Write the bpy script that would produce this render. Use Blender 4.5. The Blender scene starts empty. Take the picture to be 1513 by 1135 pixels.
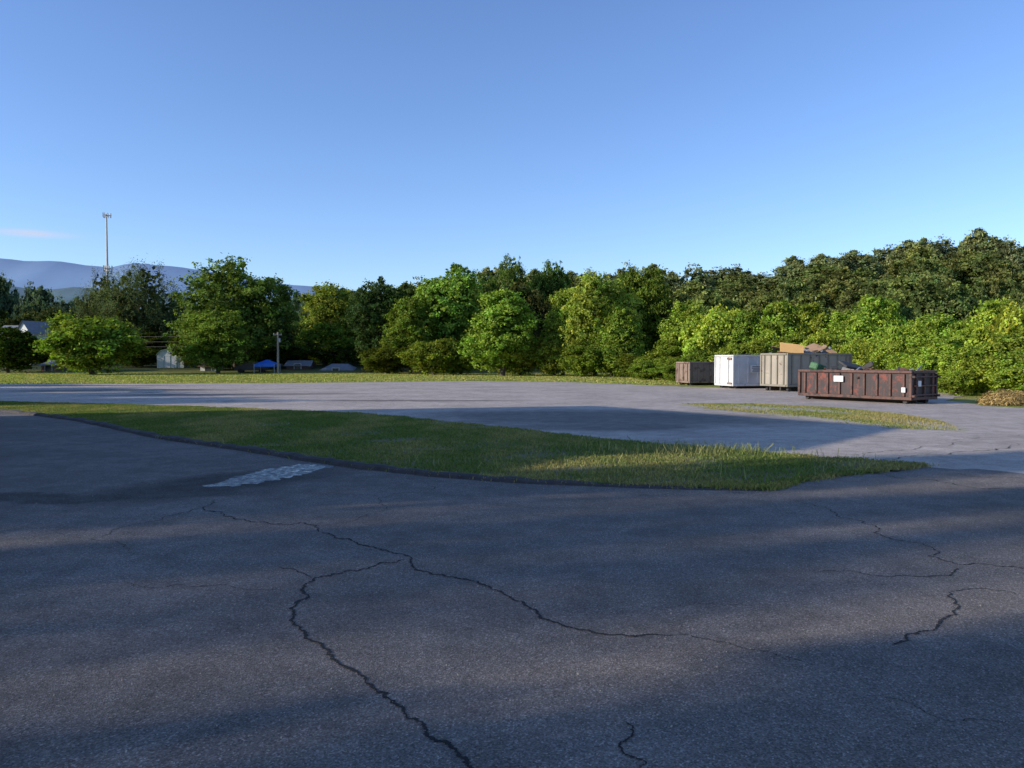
import bpy, bmesh, math, random
import numpy as np
from mathutils import Vector, Matrix
from mathutils.geometry import tessellate_polygon
random.seed(7)
RS=np.random.RandomState
sc=bpy.context.scene
# ---------------- survey of the site (metres; camera 2 m above the lot) ----------------
F=1170.0; CX=756.5; CY=567.5; CH=2.0
PITCH=math.atan(37.5/F)
def ray(u,v):
    x=(u-CX)/F; zc=-(v-CY)/F
    y=math.cos(PITCH)+zc*math.sin(PITCH)
    z=zc*math.cos(PITCH)-math.sin(PITCH)
    return x,y,z
def G(u,v,z0=0.0):
    x,y,z=ray(u,v); t=(z0-CH)/z
    return (x*t,y*t)
def XY(u,Y): return (u-CX)/F*Y
def ZT(v,Y):
    x,y,z=ray(CX,v); return CH+z/y*Y
EL=math.radians(18); SD=(0.956,0.292)   # direction the shadows fall
# ---------------- helpers ----------------
def link(o,parent=None):
    sc.collection.objects.link(o)
    if parent: o.parent=parent
    return o
def empty(name,loc=(0,0,0),rz=0):
    e=bpy.data.objects.new(name,None); e.location=loc; e.rotation_euler=(0,0,rz); e.empty_display_size=.2
    return link(e)
def meshobj(name,verts,faces,mat=None,parent=None,smooth=False):
    m=bpy.data.meshes.new(name); m.from_pydata([tuple(v) for v in verts],[],[tuple(f) for f in faces]); m.update()
    o=bpy.data.objects.new(name,m)
    if mat: m.materials.append(mat)
    if smooth:
        for p in m.polygons: p.use_smooth=True
    return link(o,parent)
class MB:
    """collects boxes/tubes to one mesh"""
    def __init__(s): s.v=[]; s.f=[]; s.mi=[]
    def box(s,c,d,rz=0,mi=0,rx=0,ry=0):
        M=Matrix.Rotation(rz,3,'Z')@Matrix.Rotation(ry,3,'Y')@Matrix.Rotation(rx,3,'X')
        b=len(s.v)
        for x in(-.5,.5):
            for y in(-.5,.5):
                for z in(-.5,.5):
                    s.v.append(tuple(Vector(c)+M@Vector((x*d[0],y*d[1],z*d[2]))))
        for q in((0,1,3,2),(4,6,7,5),(0,4,5,1),(2,3,7,6),(0,2,6,4),(1,5,7,3)):
            s.f.append(tuple(b+i for i in q)); s.mi.append(mi)
    def tube(s,p0,p1,r0,r1,n=8,mi=0,cap=True):
        p0=Vector(p0);p1=Vector(p1);d=(p1-p0).normalized()
        a=d.orthogonal().normalized(); c=d.cross(a); b=len(s.v)
        for p,r in((p0,r0),(p1,r1)):
            for i in range(n):
                t=2*math.pi*i/n
                s.v.append(tuple(p+a*(r*math.cos(t))+c*(r*math.sin(t))))
        for i in range(n):
            j=(i+1)%n; s.f.append((b+i,b+j,b+n+j,b+n+i)); s.mi.append(mi)
        if cap:
            s.f.append(tuple(b+n+i for i in range(n))); s.mi.append(mi)
            s.f.append(tuple(b+i for i in reversed(range(n)))); s.mi.append(mi)
    def poly(s,pts,mi=0):
        b=len(s.v); s.v+= [tuple(p) for p in pts]; s.f.append(tuple(range(b,b+len(pts)))); s.mi.append(mi)
    def make(s,name,mats,parent=None,bevel=0):
        m=bpy.data.meshes.new(name); m.from_pydata(s.v,[],s.f)
        for mt in mats: m.materials.append(mt)
        m.polygons.foreach_set('material_index',s.mi); m.update()
        o=bpy.data.objects.new(name,m); link(o,parent)
        if bevel:
            b=o.modifiers.new('b','BEVEL'); b.width=bevel; b.segments=1
        return o
# ---------------- materials ----------------
def nm(name):
    m=bpy.data.materials.new(name); m.use_nodes=True
    nt=m.node_tree; b=nt.nodes['Principled BSDF']; return m,nt,b
def noise(nt,scale,detail=4,rough=.6,vec=None):
    n=nt.nodes.new('ShaderNodeTexNoise'); n.inputs['Scale'].default_value=scale; n.inputs['Detail'].default_value=detail; n.inputs['Roughness'].default_value=rough
    if vec: nt.links.new(vec,n.inputs['Vector'])
    return n
def ramp(nt,fac,stops):
    r=nt.nodes.new('ShaderNodeValToRGB'); e=r.color_ramp.elements
    while len(e)<len(stops): e.new(.5)
    for i,(p,c) in enumerate(stops):
        e[i].position=p; e[i].color=(c[0],c[1],c[2],1) if hasattr(c,'__len__') else (c,c,c,1)
    nt.links.new(fac,r.inputs[0]); return r
def mix(nt,fac,a,b,mode='MIX'):
    m=nt.nodes.new('ShaderNodeMix'); m.data_type='RGBA'; m.blend_type=mode
    for s,v in((0,fac),(6,a),(7,b)):
        if isinstance(v,bpy.types.NodeSocket): nt.links.new(v,m.inputs[s])
        elif s==0: m.inputs[0].default_value=v
        else: m.inputs[s].default_value=(v[0],v[1],v[2],1) if hasattr(v,'__len__') else (v,v,v,1)
    return m.outputs[2]
def pos(nt): return nt.nodes.new('ShaderNodeNewGeometry').outputs['Position']
def objc(nt): return nt.nodes.new('ShaderNodeTexCoord').outputs['Object']
def bump(nt,b,h,st,dist):
    n=nt.nodes.new('ShaderNodeBump'); n.inputs['Strength'].default_value=st; n.inputs['Distance'].default_value=dist
    nt.links.new(h,n.inputs['Height']); nt.links.new(n.outputs[0],b.inputs['Normal'])
def simple(name,col,rough=.7,var=.25,scale=3,metal=0):
    m,nt,b=nm(name); n=noise(nt,scale,6,.65,objc(nt))
    c0=[c*(1-var) for c in col]; c1=[min(1,c*(1+var)) for c in col]
    r=ramp(nt,n.outputs[0],[(.3,c0),(.7,c1)])
    nt.links.new(r.outputs[0],b.inputs['Base Color']); b.inputs['Roughness'].default_value=rough; b.inputs['Metallic'].default_value=metal
    bump(nt,b,n.outputs[0],.3,.02)
    return m
def asphalt(name,base,tint,stones=.5,patch=.25,stain_shade=None):
    m,nt,b=nm(name); p=pos(nt)
    big=noise(nt,.35,5,.6,p); mid=noise(nt,2.2,6,.65,p)
    fine=noise(nt,95,3,.7,p)
    vo=nt.nodes.new('ShaderNodeTexVoronoi'); vo.inputs['Scale'].default_value=95; nt.links.new(p,vo.inputs['Vector'])
    c=[base*t for t in tint]
    r1=ramp(nt,big.outputs[0],[(.3,[x*(1-patch) for x in c]),(.7,[x*(1+patch) for x in c])])
    r2=ramp(nt,mid.outputs[0],[(.3,.78),(.7,1.2)])
    o=mix(nt,1,r1.outputs[0],r2.outputs[0],'MULTIPLY')
    r3=ramp(nt,vo.outputs['Color'],[(.1,1-stones),(.75,1.0),(.97,1+stones*1.6)])
    o=mix(nt,1,o,r3.outputs[0],'MULTIPLY')
    r4=ramp(nt,fine.outputs[0],[(.35,.65),(.65,1.3)])
    o=mix(nt,1,o,r4.outputs[0],'MULTIPLY')
    if stain_shade:  # darkening ellipses: wet ground, and shade painted into the colour
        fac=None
        for (cx,cy,rx,ry,rot) in stain_shade:
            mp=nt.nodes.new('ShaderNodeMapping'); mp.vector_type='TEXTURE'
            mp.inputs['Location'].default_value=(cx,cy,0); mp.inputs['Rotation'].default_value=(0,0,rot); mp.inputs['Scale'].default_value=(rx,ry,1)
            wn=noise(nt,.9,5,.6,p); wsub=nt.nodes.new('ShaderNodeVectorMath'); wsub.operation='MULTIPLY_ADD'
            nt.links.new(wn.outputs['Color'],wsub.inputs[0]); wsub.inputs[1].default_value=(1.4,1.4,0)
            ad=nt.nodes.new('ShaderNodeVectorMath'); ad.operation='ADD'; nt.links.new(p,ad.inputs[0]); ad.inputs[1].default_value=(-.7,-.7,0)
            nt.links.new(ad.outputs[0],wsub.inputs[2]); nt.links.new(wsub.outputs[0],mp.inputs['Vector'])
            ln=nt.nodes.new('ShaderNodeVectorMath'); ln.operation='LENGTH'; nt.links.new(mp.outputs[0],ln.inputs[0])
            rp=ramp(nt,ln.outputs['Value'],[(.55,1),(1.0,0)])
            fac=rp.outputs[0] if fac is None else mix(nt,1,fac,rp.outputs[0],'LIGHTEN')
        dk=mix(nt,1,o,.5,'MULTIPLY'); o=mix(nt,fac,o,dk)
    nt.links.new(o,b.inputs['Base Color']); b.inputs['Roughness'].default_value=.88; b.inputs['Specular IOR Level'].default_value=.15
    ad=nt.nodes.new('ShaderNodeMath'); ad.operation='ADD'; nt.links.new(vo.outputs['Distance'],ad.inputs[0]); nt.links.new(fine.outputs[0],ad.inputs[1])
    bump(nt,b,ad.outputs[0],.6,.006)
    return m
def leafmat(name,trans=.3):
    m=bpy.data.materials.new(name); m.use_nodes=True; nt=m.node_tree; nt.nodes.clear()
    out=nt.nodes.new('ShaderNodeOutputMaterial'); at=nt.nodes.new('ShaderNodeAttribute'); at.attribute_name='leafcol'
    oi=nt.nodes.new('ShaderNodeObjectInfo')
    oc=mix(nt,1,at.outputs['Color'],oi.outputs['Color'],'MULTIPLY')
    d=nt.nodes.new('ShaderNodeBsdfDiffuse'); t=nt.nodes.new('ShaderNodeBsdfTranslucent')
    nt.links.new(oc,d.inputs[0]); tc=mix(nt,1,oc,(1.25,1.3,.5),'MULTIPLY'); nt.links.new(tc,t.inputs[0])
    m1=nt.nodes.new('ShaderNodeMixShader'); m1.inputs[0].default_value=trans; nt.links.new(d.outputs[0],m1.inputs[1]); nt.links.new(t.outputs[0],m1.inputs[2])
    nt.links.new(m1.outputs[0],out.inputs[0]); return m
M_leaf=leafmat('foliage'); M_grassblade=leafmat('grass_blades')
M_bark=simple('bark',(.09,.07,.05),.9,.4,4)
# ---------------- foliage meshes ----------------
def unit(a): return a/np.maximum(np.linalg.norm(a,axis=1,keepdims=True),1e-6)
def quads(P,Nn,size,rs,asp=.55):
    n=len(P); r=unit(rs.normal(size=(n,3))); t=unit(np.cross(Nn,r)); b=np.cross(Nn,t)
    s=size[:,None]; V=np.empty((n,4,3))
    V[:,0]=P-t*s; V[:,1]=P+b*s*asp; V[:,2]=P+t*s+Nn*s*.2; V[:,3]=P-b*s*asp
    return V.reshape(-1,3)
def build_mesh(name,V4,col,mats,extra=None):
    nq=len(V4)//4; ev=[];ef=[]
    if extra: ev,ef=extra.v,extra.f
    verts=np.vstack([V4]+([np.array(ev)] if ev else [])); base=nq*4
    loops=np.arange(nq*4,dtype=np.int32).tolist(); starts=(np.arange(nq)*4).tolist(); tot=[4]*nq
    for f in ef:
        starts.append(len(loops)); tot.append(len(f)); loops+= [base+i for i in f]
    m=bpy.data.meshes.new(name); m.vertices.add(len(verts)); m.vertices.foreach_set('co',verts.astype(np.float32).ravel())
    m.loops.add(len(loops)); m.loops.foreach_set('vertex_index',np.array(loops,dtype=np.int32))
    m.polygons.add(len(starts)); m.polygons.foreach_set('loop_start',np.array(starts,dtype=np.int32)); m.polygons.foreach_set('loop_total',np.array(tot,dtype=np.int32))
    mi=np.zeros(len(starts),dtype=np.int32); mi[nq:]=1
    for mt in mats: m.materials.append(mt)
    m.polygons.foreach_set('material_index',mi)
    a=m.attributes.new('leafcol','FLOAT_COLOR','FACE'); c=np.ones((len(starts),4),dtype=np.float32); c[:nq,:3]=col; c[nq:,:3]=.05
    a.data.foreach_set('color',c.ravel()); m.update(calc_edges=True); m.validate(); return m
def tree_mesh(name,seed,H,W,zb,nl,ncl,leaf,col,per=26,lobe=(.26,.44),rc=.5,taper=0,droop=0,asp=.55,core=True,inner=.12,tips=0,tr=(.8,.97)):
    rs=RS(seed); a=W/2; c=(H-zb)/2; cen=np.array([0,0,zb+c])
    d=unit(rs.normal(size=(nl,3))); lp=cen+d*np.array([a,a,c])*rs.uniform(.4,.78,(nl,1))
    if taper:
        h=(lp[:,2]-zb)/(H-zb); lp[:,:2]*=(1-taper*h)[:,None]
    lr=rs.uniform(lobe[0],lobe[1],nl)*min(W,(H-zb))*.5*1.15
    nreal=nl
    if tips:
        dt=unit(rs.normal(size=(tips,3))+np.array([0,0,.35])); tp=cen+dt*np.array([a,a,c])*rs.uniform(tr[0],tr[1],(tips,1))
        if taper: tp[:,:2]*=(1-taper*np.clip((tp[:,2]-zb)/(H-zb),0,1))[:,None]
        for k in range(tips):
            dd=np.linalg.norm(lp[:nl]-tp[k],axis=1)-lr; j=np.argmin(dd); gap=dd[j]-.25
            if gap>0: v=lp[j]-tp[k]; tp[k]+=v/np.linalg.norm(v)*gap
        lp=np.vstack([lp,tp]); lr=np.append(lr,rs.uniform(.08,.16,tips)*W*.5)
    if core: lp=np.vstack([lp,cen[None],cen[None]+[[0,0,-.35*c]]]); lr=np.append(lr,[.6*a,.6*a])
    lp[:,2]=np.maximum(lp[:,2],zb+lr*.6)
    w=lr**1.8/np.sum(lr**1.8); li=rs.choice(len(lr),ncl,p=w)
    cd=unit(rs.normal(size=(ncl,3))+np.array([0,0,.25])); cp=lp[li]+cd*(lr[li]*rs.uniform(.72,1.2,ncl))[:,None]*np.array([1,1,.9])
    keep=np.ones(ncl,bool)
    for k in range(len(lr)):
        dd=np.linalg.norm(cp-lp[k],axis=1); keep&=~((dd<lr[k]*.7)&(li!=k))
    cp,cd=cp[keep],cd[keep]; ncl=len(cp); cf=rs.uniform(.55,1.4,ncl); crs=rs.uniform(.45,1.35,ncl)*rc; ch=rs.uniform(-.1,.14,ncl)
    ci=np.repeat(np.arange(ncl),per); off=rs.normal(size=(len(ci),3))*crs[ci][:,None]*np.array([.6,.6,.45+droop])
    P=cp[ci]+off; P[:,2]=np.abs(P[:,2]-.05)+.05
    Nn=unit(cd[ci]*.7+rs.normal(size=P.shape)*.6+np.array([0,0,.2])+off*.35)
    S=leaf*rs.uniform(.6,1.35,len(P)); C=np.array(col)[None]*(cf[ci]*rs.uniform(.75,1.25,len(P)))[:,None]
    C[:,0]*=1+ch[ci]*1.6
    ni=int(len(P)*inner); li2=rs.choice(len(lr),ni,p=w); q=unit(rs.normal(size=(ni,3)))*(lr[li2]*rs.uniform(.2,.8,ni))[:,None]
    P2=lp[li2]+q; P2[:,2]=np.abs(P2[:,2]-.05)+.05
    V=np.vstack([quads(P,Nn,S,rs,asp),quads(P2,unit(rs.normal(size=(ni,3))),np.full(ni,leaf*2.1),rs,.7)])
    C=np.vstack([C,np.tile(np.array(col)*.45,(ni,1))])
    mb=MB(); r=W*.024+.06; top=zb+c*1.3
    pts=[Vector((0,0,-.3))]
    for k in range(1,6): pts.append(Vector((rs.normal()*.12,rs.normal()*.12,top*k/5)))
    for k in range(5): mb.tube(pts[k],pts[k+1],r*(1-k*.15),r*(1-(k+1)*.15),8,cap=False)
    for k in range(min(nreal,12)):
        z0=max(.8,zb*.8)+(k/12)*c; s=Vector((0,0,z0)); e=Vector(lp[k]); m=(s+e)/2+Vector((0,0,-.3))
        mb.tube(s,m,r*.45,r*.3,6,cap=False); mb.tube(m,e,r*.3,r*.1,6,cap=False)
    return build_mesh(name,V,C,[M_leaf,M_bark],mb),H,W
GR=(.25,.32,.05); BR=(.37,.45,.06)
T={}
T['maple']=tree_mesh('maple',1,15,14,.6,20,1350,.19,(.17,.24,.048),tips=26)
T['maple2']=tree_mesh('maple2',2,15,12,.5,18,1150,.19,GR,rc=.6,tips=24)
T['poplar']=tree_mesh('poplar',3,16,10,.5,20,1050,.19,(.27,.36,.058),lobe=(.2,.38),taper=.45,tips=30)
T['dense']=tree_mesh('dense',4,15,10,.2,24,1500,.15,(.065,.105,.033),rc=.38,lobe=(.32,.46),taper=.15,tips=14,tr=(.75,.9))
T['willow']=tree_mesh('willow',5,15,14,1.5,16,950,.2,(.17,.20,.08),rc=.55,droop=.7,asp=.25,tips=20)
T['bushA']=tree_mesh('bushA',6,7,8,.05,15,700,.15,BR,rc=.45,tips=26,lobe=(.18,.36))
T['bushB']=tree_mesh('bushB',7,8,7,.05,15,700,.15,(.32,.42,.058),rc=.45,lobe=(.17,.34),tips=28)
T['vine']=tree_mesh('vine',8,13,9,.05,18,1050,.17,(.31,.40,.058),rc=.5,lobe=(.2,.4),taper=.3,tips=26)
T['forA']=tree_mesh('forA',9,14,11,1,15,520,.28,(.19,.225,.07),rc=.65,tips=16)
T['forB']=tree_mesh('forB',10,14,9,1,13,480,.28,(.215,.255,.07),rc=.65,taper=.3,tips=16)
T['airy']=tree_mesh('airy',12,17,12,3.5,26,210,.17,GR,rc=.9,lobe=(.14,.26),core=False,inner=.0,tips=30)
# ---------------- terrain ----------------
def sstep(a,b,x):
    t=min(1,max(0,(x-a)/(b-a))); return t*t*(3-2*t)
def tz(x,y):
    z=17*math.exp(-((x-110)/75)**2-((y-215)/70)**2)*sstep(80,150,y)
    z+=6*math.exp(-((x-30)/60)**2-((y-200)/60)**2)*sstep(100,170,y)
    z+=.9*sstep(106,125,y)*(1-sstep(160,260,y))
    z-=5*sstep(300,900,y)
    return z
def axis(lo,hi,n,k):
    return [ (lo if s<0 else hi)*math.sinh(abs(s)*k)/math.sinh(k) for s in np.linspace(-1,1,n)]
xs=axis(-9000,9000,161,5.5); ys=[y+60 for y in axis(-6000,12000,161,5.5)]
vs=[];fs=[]
for j,y in enumerate(ys):
    for i,x in enumerate(xs): vs.append((x,y,tz(x,y)-.012))
n=len(xs)
for j in range(len(ys)-1):
    for i in range(n-1):
        a=j*n+i; fs.append((a,a+1,a+n+1,a+n))
m,nt,b=nm('lawn_ground'); p=pos(nt)
n1=noise(nt,.12,5,.6,p); n2=noise(nt,1.6,6,.7,p); n3=noise(nt,14,4,.7,p)
r=ramp(nt,n1.outputs[0],[(.3,(.26,.28,.06)),(.5,(.34,.335,.09)),(.7,(.42,.375,.14))])
r2=ramp(nt,n2.outputs[0],[(.3,.7),(.7,1.25)]); r3=ramp(nt,n3.outputs[0],[(.3,.6),(.7,1.3)])
o=mix(nt,1,mix(nt,1,r.outputs[0],r2.outputs[0],'MULTIPLY'),r3.outputs[0],'MULTIPLY')
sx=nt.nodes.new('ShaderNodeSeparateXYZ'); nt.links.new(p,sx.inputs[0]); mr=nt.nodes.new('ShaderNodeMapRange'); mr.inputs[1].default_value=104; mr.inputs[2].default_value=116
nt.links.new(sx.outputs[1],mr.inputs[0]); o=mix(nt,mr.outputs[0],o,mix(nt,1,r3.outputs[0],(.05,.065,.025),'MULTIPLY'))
nt.links.new(o,b.inputs['Base Color']); b.inputs['Roughness'].default_value=1; b.inputs['Specular IOR Level'].default_value=.1
bump(nt,b,n3.outputs[0],1,.08); M_lawn=m
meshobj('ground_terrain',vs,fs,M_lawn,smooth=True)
# ---------------- paving ----------------
def densify(poly,step,jit,rs,closed=True):
    out=[];L=len(poly)
    for i in range(L if closed else L-1):
        a=np.array(poly[i]);c=np.array(poly[(i+1)%L]); d=c-a; l=np.hypot(*d); k=max(1,int(l/step)); nr=np.array([-d[1],d[0]])/max(l,1e-6)
        for j in range(k): out.append(tuple(a+d*j/k+nr*rs.normal()*jit))
    if not closed: out.append(tuple(poly[-1]))
    return out
def sheet(name,poly,z,mat):
    pts=[Vector((p[0],p[1],z)) for p in poly]; tr=tessellate_polygon([pts])
    faces=[]
    for t in tr:
        a,b_,c=[pts[i] for i in t]
        faces.append(t if (b_-a).cross(c-a).z>0 else (t[0],t[2],t[1]))
    return meshobj(name,pts,faces,mat)
rs=RS(11)
lot_far=[(-75,62),(-45,64)]+[G(u,v) for u,v in((0,568),(200,567),(450,566),(700,563),(850,565),(930,568),(1010,571.5),(1070,573))]+[(19,60),(27,56),(26,45)]+[G(1400,592),G(1450,600),G(1513,603),(40,30),(45,5)]
lot=densify(lot_far,.8,.12,rs,False)+[(45,3),(-75,3)]
shade_patches=[G(180,577)+(9,3.0,.1),G(330,583)+(9,1.6,.15),G(620,592)+(6,.9,0),(3,27,8,4.5,-.2),G(120,570)+(12,1.3,0),G(900,630)+(4,1.8,.1)]  # mostly tree and building shadow, painted dark into the lot colour
M_lot=asphalt('weathered_lot_asphalt',.47,(1.17,.975,.81),.4,.18,stain_shade=shade_patches)
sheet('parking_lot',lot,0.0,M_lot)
near=[(0,607),(120,622),(240,648),(380,668),(520,690),(640,703),(760,712),(900,718),(1020,722),(1130,724.5)]
tip=[(1150,722),(1175,714),(1250,703),(1330,695),(1372,689)]
farE=[(1330,684),(1250,679),(1150,672),(1050,663),(950,656),(860,646),(780,637),(700,628),(620,620),(540,612),(440,608),(300,602),(150,598),(0,594)]
nearG=[G(*q) for q in near]; tipG=[G(*q) for q in tip]; farG=[G(*q) for q in farE]
drive=[(-75,48)]+[(-40,38)]+[(x-.0,y+.25) for x,y in nearG]+[(x,y+.3) for x,y in tipG]+densify([G(1380,692),G(1440,693),G(1513,700),(14,13.6),(45,12)],.3,.06,rs,False)+[(45,-60),(-75,-60)]
M_drive=asphalt('driveway_asphalt',.205,(1.15,.975,.83),.52,.2,stain_shade=[G(330,715)+(2.6,1.3,.9),G(160,735)+(2.6,.5,.15),G(60,735)+(3,.5,0.1)])
sheet('driveway',drive,0.004,M_drive)
isl=densify([(-60,45)]+[(-38,36.5)]+nearG+tipG+farG+[(-40,43.5),(-60,52)],.22,.06,rs)
def turf(name,c0,c1,c2):
    m,nt,b=nm(name); p=pos(nt); n1=noise(nt,.7,5,.6,p); n3=noise(nt,30,4,.7,p)
    r=ramp(nt,n1.outputs[0],[(.3,c0),(.5,c1),(.72,c2)]); r3=ramp(nt,n3.outputs[0],[(.3,.5),(.7,1.35)])
    nt.links.new(mix(nt,1,r.outputs[0],r3.outputs[0],'MULTIPLY'),b.inputs['Base Color']); b.inputs['Roughness'].default_value=1
    bump(nt,b,n3.outputs[0],1,.03); return m
M_turf=turf('turf',(.14,.15,.05),(.20,.175,.07),(.27,.20,.11))
sheet('grass_island',isl,0.03,M_turf)
def inpoly(P,poly):
    x,y=P[:,0],P[:,1]; c=np.zeros(len(P),bool); n=len(poly); j=n-1
    for i in range(n):
        xi,yi=poly[i]; xj,yj=poly[j]
        if yi!=yj:
            k=((yi>y)!=(yj>y))&(x<(xj-xi)*(y-yi)/(yj-yi)+xi); c^=k
        j=i
    return c
def vnoise(P,s,seed):
    r=RS(seed); o=np.zeros(len(P))
    for k in range(6):
        a=r.uniform(0,6.28); f=s*r.uniform(.5,2); o+=np.sin(P[:,0]*math.cos(a)*f+P[:,1]*math.sin(a)*f+r.uniform(0,6.28))
    return o/6
def grass(name,P,h,wd,z,seed,col=(.17,.22,.06),yel=(.36,.31,.125),yb=0):
    rs=RS(seed); n=len(P); ang=rs.uniform(0,6.28,n); hh=h*rs.uniform(.5,1.3,n); w=wd*rs.uniform(.6,1.4,n)
    le=rs.normal(size=(n,2))*hh[:,None]*.45; V=np.empty((n,4,3)); dx=np.cos(ang)*w; dy=np.sin(ang)*w
    V[:,0]=np.c_[P[:,0]-dx,P[:,1]-dy,np.full(n,z)]; V[:,1]=np.c_[P[:,0]+dx,P[:,1]+dy,np.full(n,z)]
    V[:,2]=np.c_[P[:,0]+dx*.5+le[:,0],P[:,1]+dy*.5+le[:,1],z+hh]; V[:,3]=np.c_[P[:,0]-dx*.5+le[:,0],P[:,1]-dy*.5+le[:,1],z+hh*.97]
    f=np.clip(vnoise(P,1.3,seed+1)*1.3+vnoise(P,4.5,seed+2)*.8+.3+yb+rs.normal(size=n)*.2,0,1)[:,None]
    C=np.array(col)*(1-f)+np.array(yel)*f; C*=rs.uniform(.6,1.35,n)[:,None]
    me=build_mesh(name,V.reshape(-1,3),C,[M_grassblade]); return link(bpy.data.objects.new(name,me))
rs=RS(21)
P=np.c_[rs.uniform(-26,11,800000),rs.uniform(12,38,800000)]; P=P[inpoly(P,isl)]; P=P[vnoise(P,2.2,77)+rs.normal(size=len(P))*.3>-.38]
grass('grass_blades',P[:190000],.038,.010,.03,5)
band=[]
for k in range(6000):
    i=rs.randint(0,len(near)+len(tip)-1); pts=nearG+tipG; a=np.array(pts[i]);c=np.array(pts[i+1]); t=rs.rand(); q=a+(c-a)*t
    band.append(q+rs.normal(size=2)*.08+np.array([0,.05]))
grass('edge_weeds',np.array(band),.055,.01,.01,6,yel=(.38,.30,.14),yb=.35)
W=[]
for k in range(900):
    u=rs.normal(1040,90); v=670+(u-1000)*.02+rs.normal()*3; W.append(G(u,v))
for k in range(350):
    u=rs.uniform(560,1300); W.append(G(u,rs.uniform(680,712)))
W=np.array(W); W=W[inpoly(W,isl)]
grass('tall_weeds',W,.18,.006,.03,7,col=(.2,.25,.08),yel=(.4,.36,.17),yb=.25)
strip=[G(*q) for q in((1005,597),(1120,597),(1230,603),(1330,612),(1395,624),(1425,637),(1330,634),(1230,624),(1120,611),(1040,604))]
P=np.c_[rs.uniform(5,22,240000),rs.uniform(20,38,240000)]; P=P[inpoly(P,strip)]; P=P[vnoise(P,1.5,3)+rs.normal(size=len(P))*.3>.12]
grass('sparse_grass_patch',P[:40000],.045,.012,.0,8,col=(.22,.26,.07),yel=(.4,.33,.14),yb=.2)
m,nt,b=nm('gravelly_soil'); p=pos(nt); n1=noise(nt,1.3,7,.7,p); n2=noise(nt,40,3,.7,p)
r=ramp(nt,n1.outputs[0],[(.35,(.42,.36,.27)),(.55,(.46,.38,.27)),(.7,(.34,.32,.15))]); r2=ramp(nt,n2.outputs[0],[(.3,.6),(.7,1.3)])
nt.links.new(mix(nt,1,r.outputs[0],r2.outputs[0],'MULTIPLY'),b.inputs['Base Color']); b.inputs['Roughness'].default_value=1; M_soil=m
sheet('gravel_strip',densify(strip,.3,.22,rs),.004,M_soil)
P=np.c_[rs.uniform(-75,22,130000),rs.uniform(60,108,130000)]; P=P[~inpoly(P,lot)]
grass('lawn_tufts',P[:85000],.09,.05,0,9,col=(.28,.33,.075),yel=(.46,.40,.15),yb=.1)
# loose grit on the paving
gp=[]
for k in range(2600):
    c_=rs.randint(3)
    if c_==0: i=rs.randint(0,len(nearG)-1); a=np.array(nearG[i]);c=np.array(nearG[i+1]); gp.append(a+(c-a)*rs.rand()+np.array([rs.normal()*.1,-.15-abs(rs.normal())*.35]))
    elif c_==1: gp.append(np.array(G(rs.uniform(1180,1513),rs.uniform(640,735))))
    else: gp.append(np.array(G(rs.uniform(0,1513),560+rs.uniform(120,560))))
gp=np.array(gp); gp=gp[~inpoly(gp,isl)]; n_=len(gp); gs=rs.uniform(.003,.009,n_)
V=quads(np.c_[gp,np.full(n_,.012)],unit(rs.normal(size=(n_,3))*.5+np.array([0,0,1])),gs,rs,.8)
link(bpy.data.objects.new('loose_gravel',build_mesh('loose_gravel',V,np.array((.34,.31,.27))*rs.uniform(.4,1.5,(n_,1)),[M_grassblade])))
M_kerb=simple('asphalt_kerb',(.06,.05,.043),.9,.35,6)
kp=densify([(-60,45),(-38,36.5)]+nearG,.35,.018,rs,False); kv=[];kf=[]
prof=[(-.16,.0),(-.11,.07),(-.03,.1),(.05,.1),(.1,.03)]
for i,pnt in enumerate(kp):
    a=np.array(kp[max(0,i-1)]);c=np.array(kp[min(len(kp)-1,i+1)]); d=(c-a)/np.hypot(*(c-a)); nr=np.array([-d[1],d[0]]); hs=.6+.5*rs.rand()
    if i>len(kp)-14: hs*=(len(kp)-i)/14
    for q,z in prof: kv.append((pnt[0]+nr[0]*q,pnt[1]+nr[1]*q,z*hs+.002))
k=len(prof)
for i in range(len(kp)-1):
    for j in range(k-1): kf.append((i*k+j,(i+1)*k+j,(i+1)*k+j+1,i*k+j+1))
meshobj('kerb',kv,kf,M_kerb)
# cracks
M_crack=simple('crack_gap',(.012,.012,.012),1,.4,10)
cracks=[([(300,750),(345,768),(400,775),(470,782),(520,800),(580,818),(605,832),(635,847),(690,857),(740,875),(790,902),(830,925),(880,937),(930,941),(1000,940)],.011),
([(600,828),(560,832),(510,845),(465,855),(445,872),(428,900),(428,918),(455,945),(485,962),(505,985),(540,1008),(580,1040),(620,1068),(660,1098),(690,1130),(705,1160)],.012),
([(1165,738),(1240,765),(1320,798),(1370,822),(1415,835),(1460,835),(1530,844)],.008),
([(1200,845),(1300,852),(1360,853),(1405,852),(1418,838)],.007),
([(1400,875),(1412,890),(1412,910),(1380,932),(1340,948),(1318,955)],.009),([(1400,875),(1450,870),(1520,880)],.005),
([(925,1068),(935,1085),(915,1105),(945,1140)],.006),([(1000,940),(1060,950),(1120,962),(1200,986)],.004),([(315,738),(300,750),(240,765),(165,785),(140,795)],.006),
([(170,862),(290,868),(430,877)],.004),([(410,840),(440,846),(465,855)],.006),([(1290,700),(1400,714),(1530,726)],.012),([(1380,700),(1450,706),(1530,708)],.01),
([(580,700),(560,745),(470,782)],.004),([(960,900),(1060,895),(1150,905)],.003),([(1300,1030),(1380,1060),(1530,1070)],.003),([(60,780),(170,800),(180,830)],.003),
([(1180,700),(1260,690),(1400,672),(1500,655)],.012),([(1230,672),(1360,660),(1513,640)],.01)]
cv=[];cf=[]
rs=RS(5)
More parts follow.
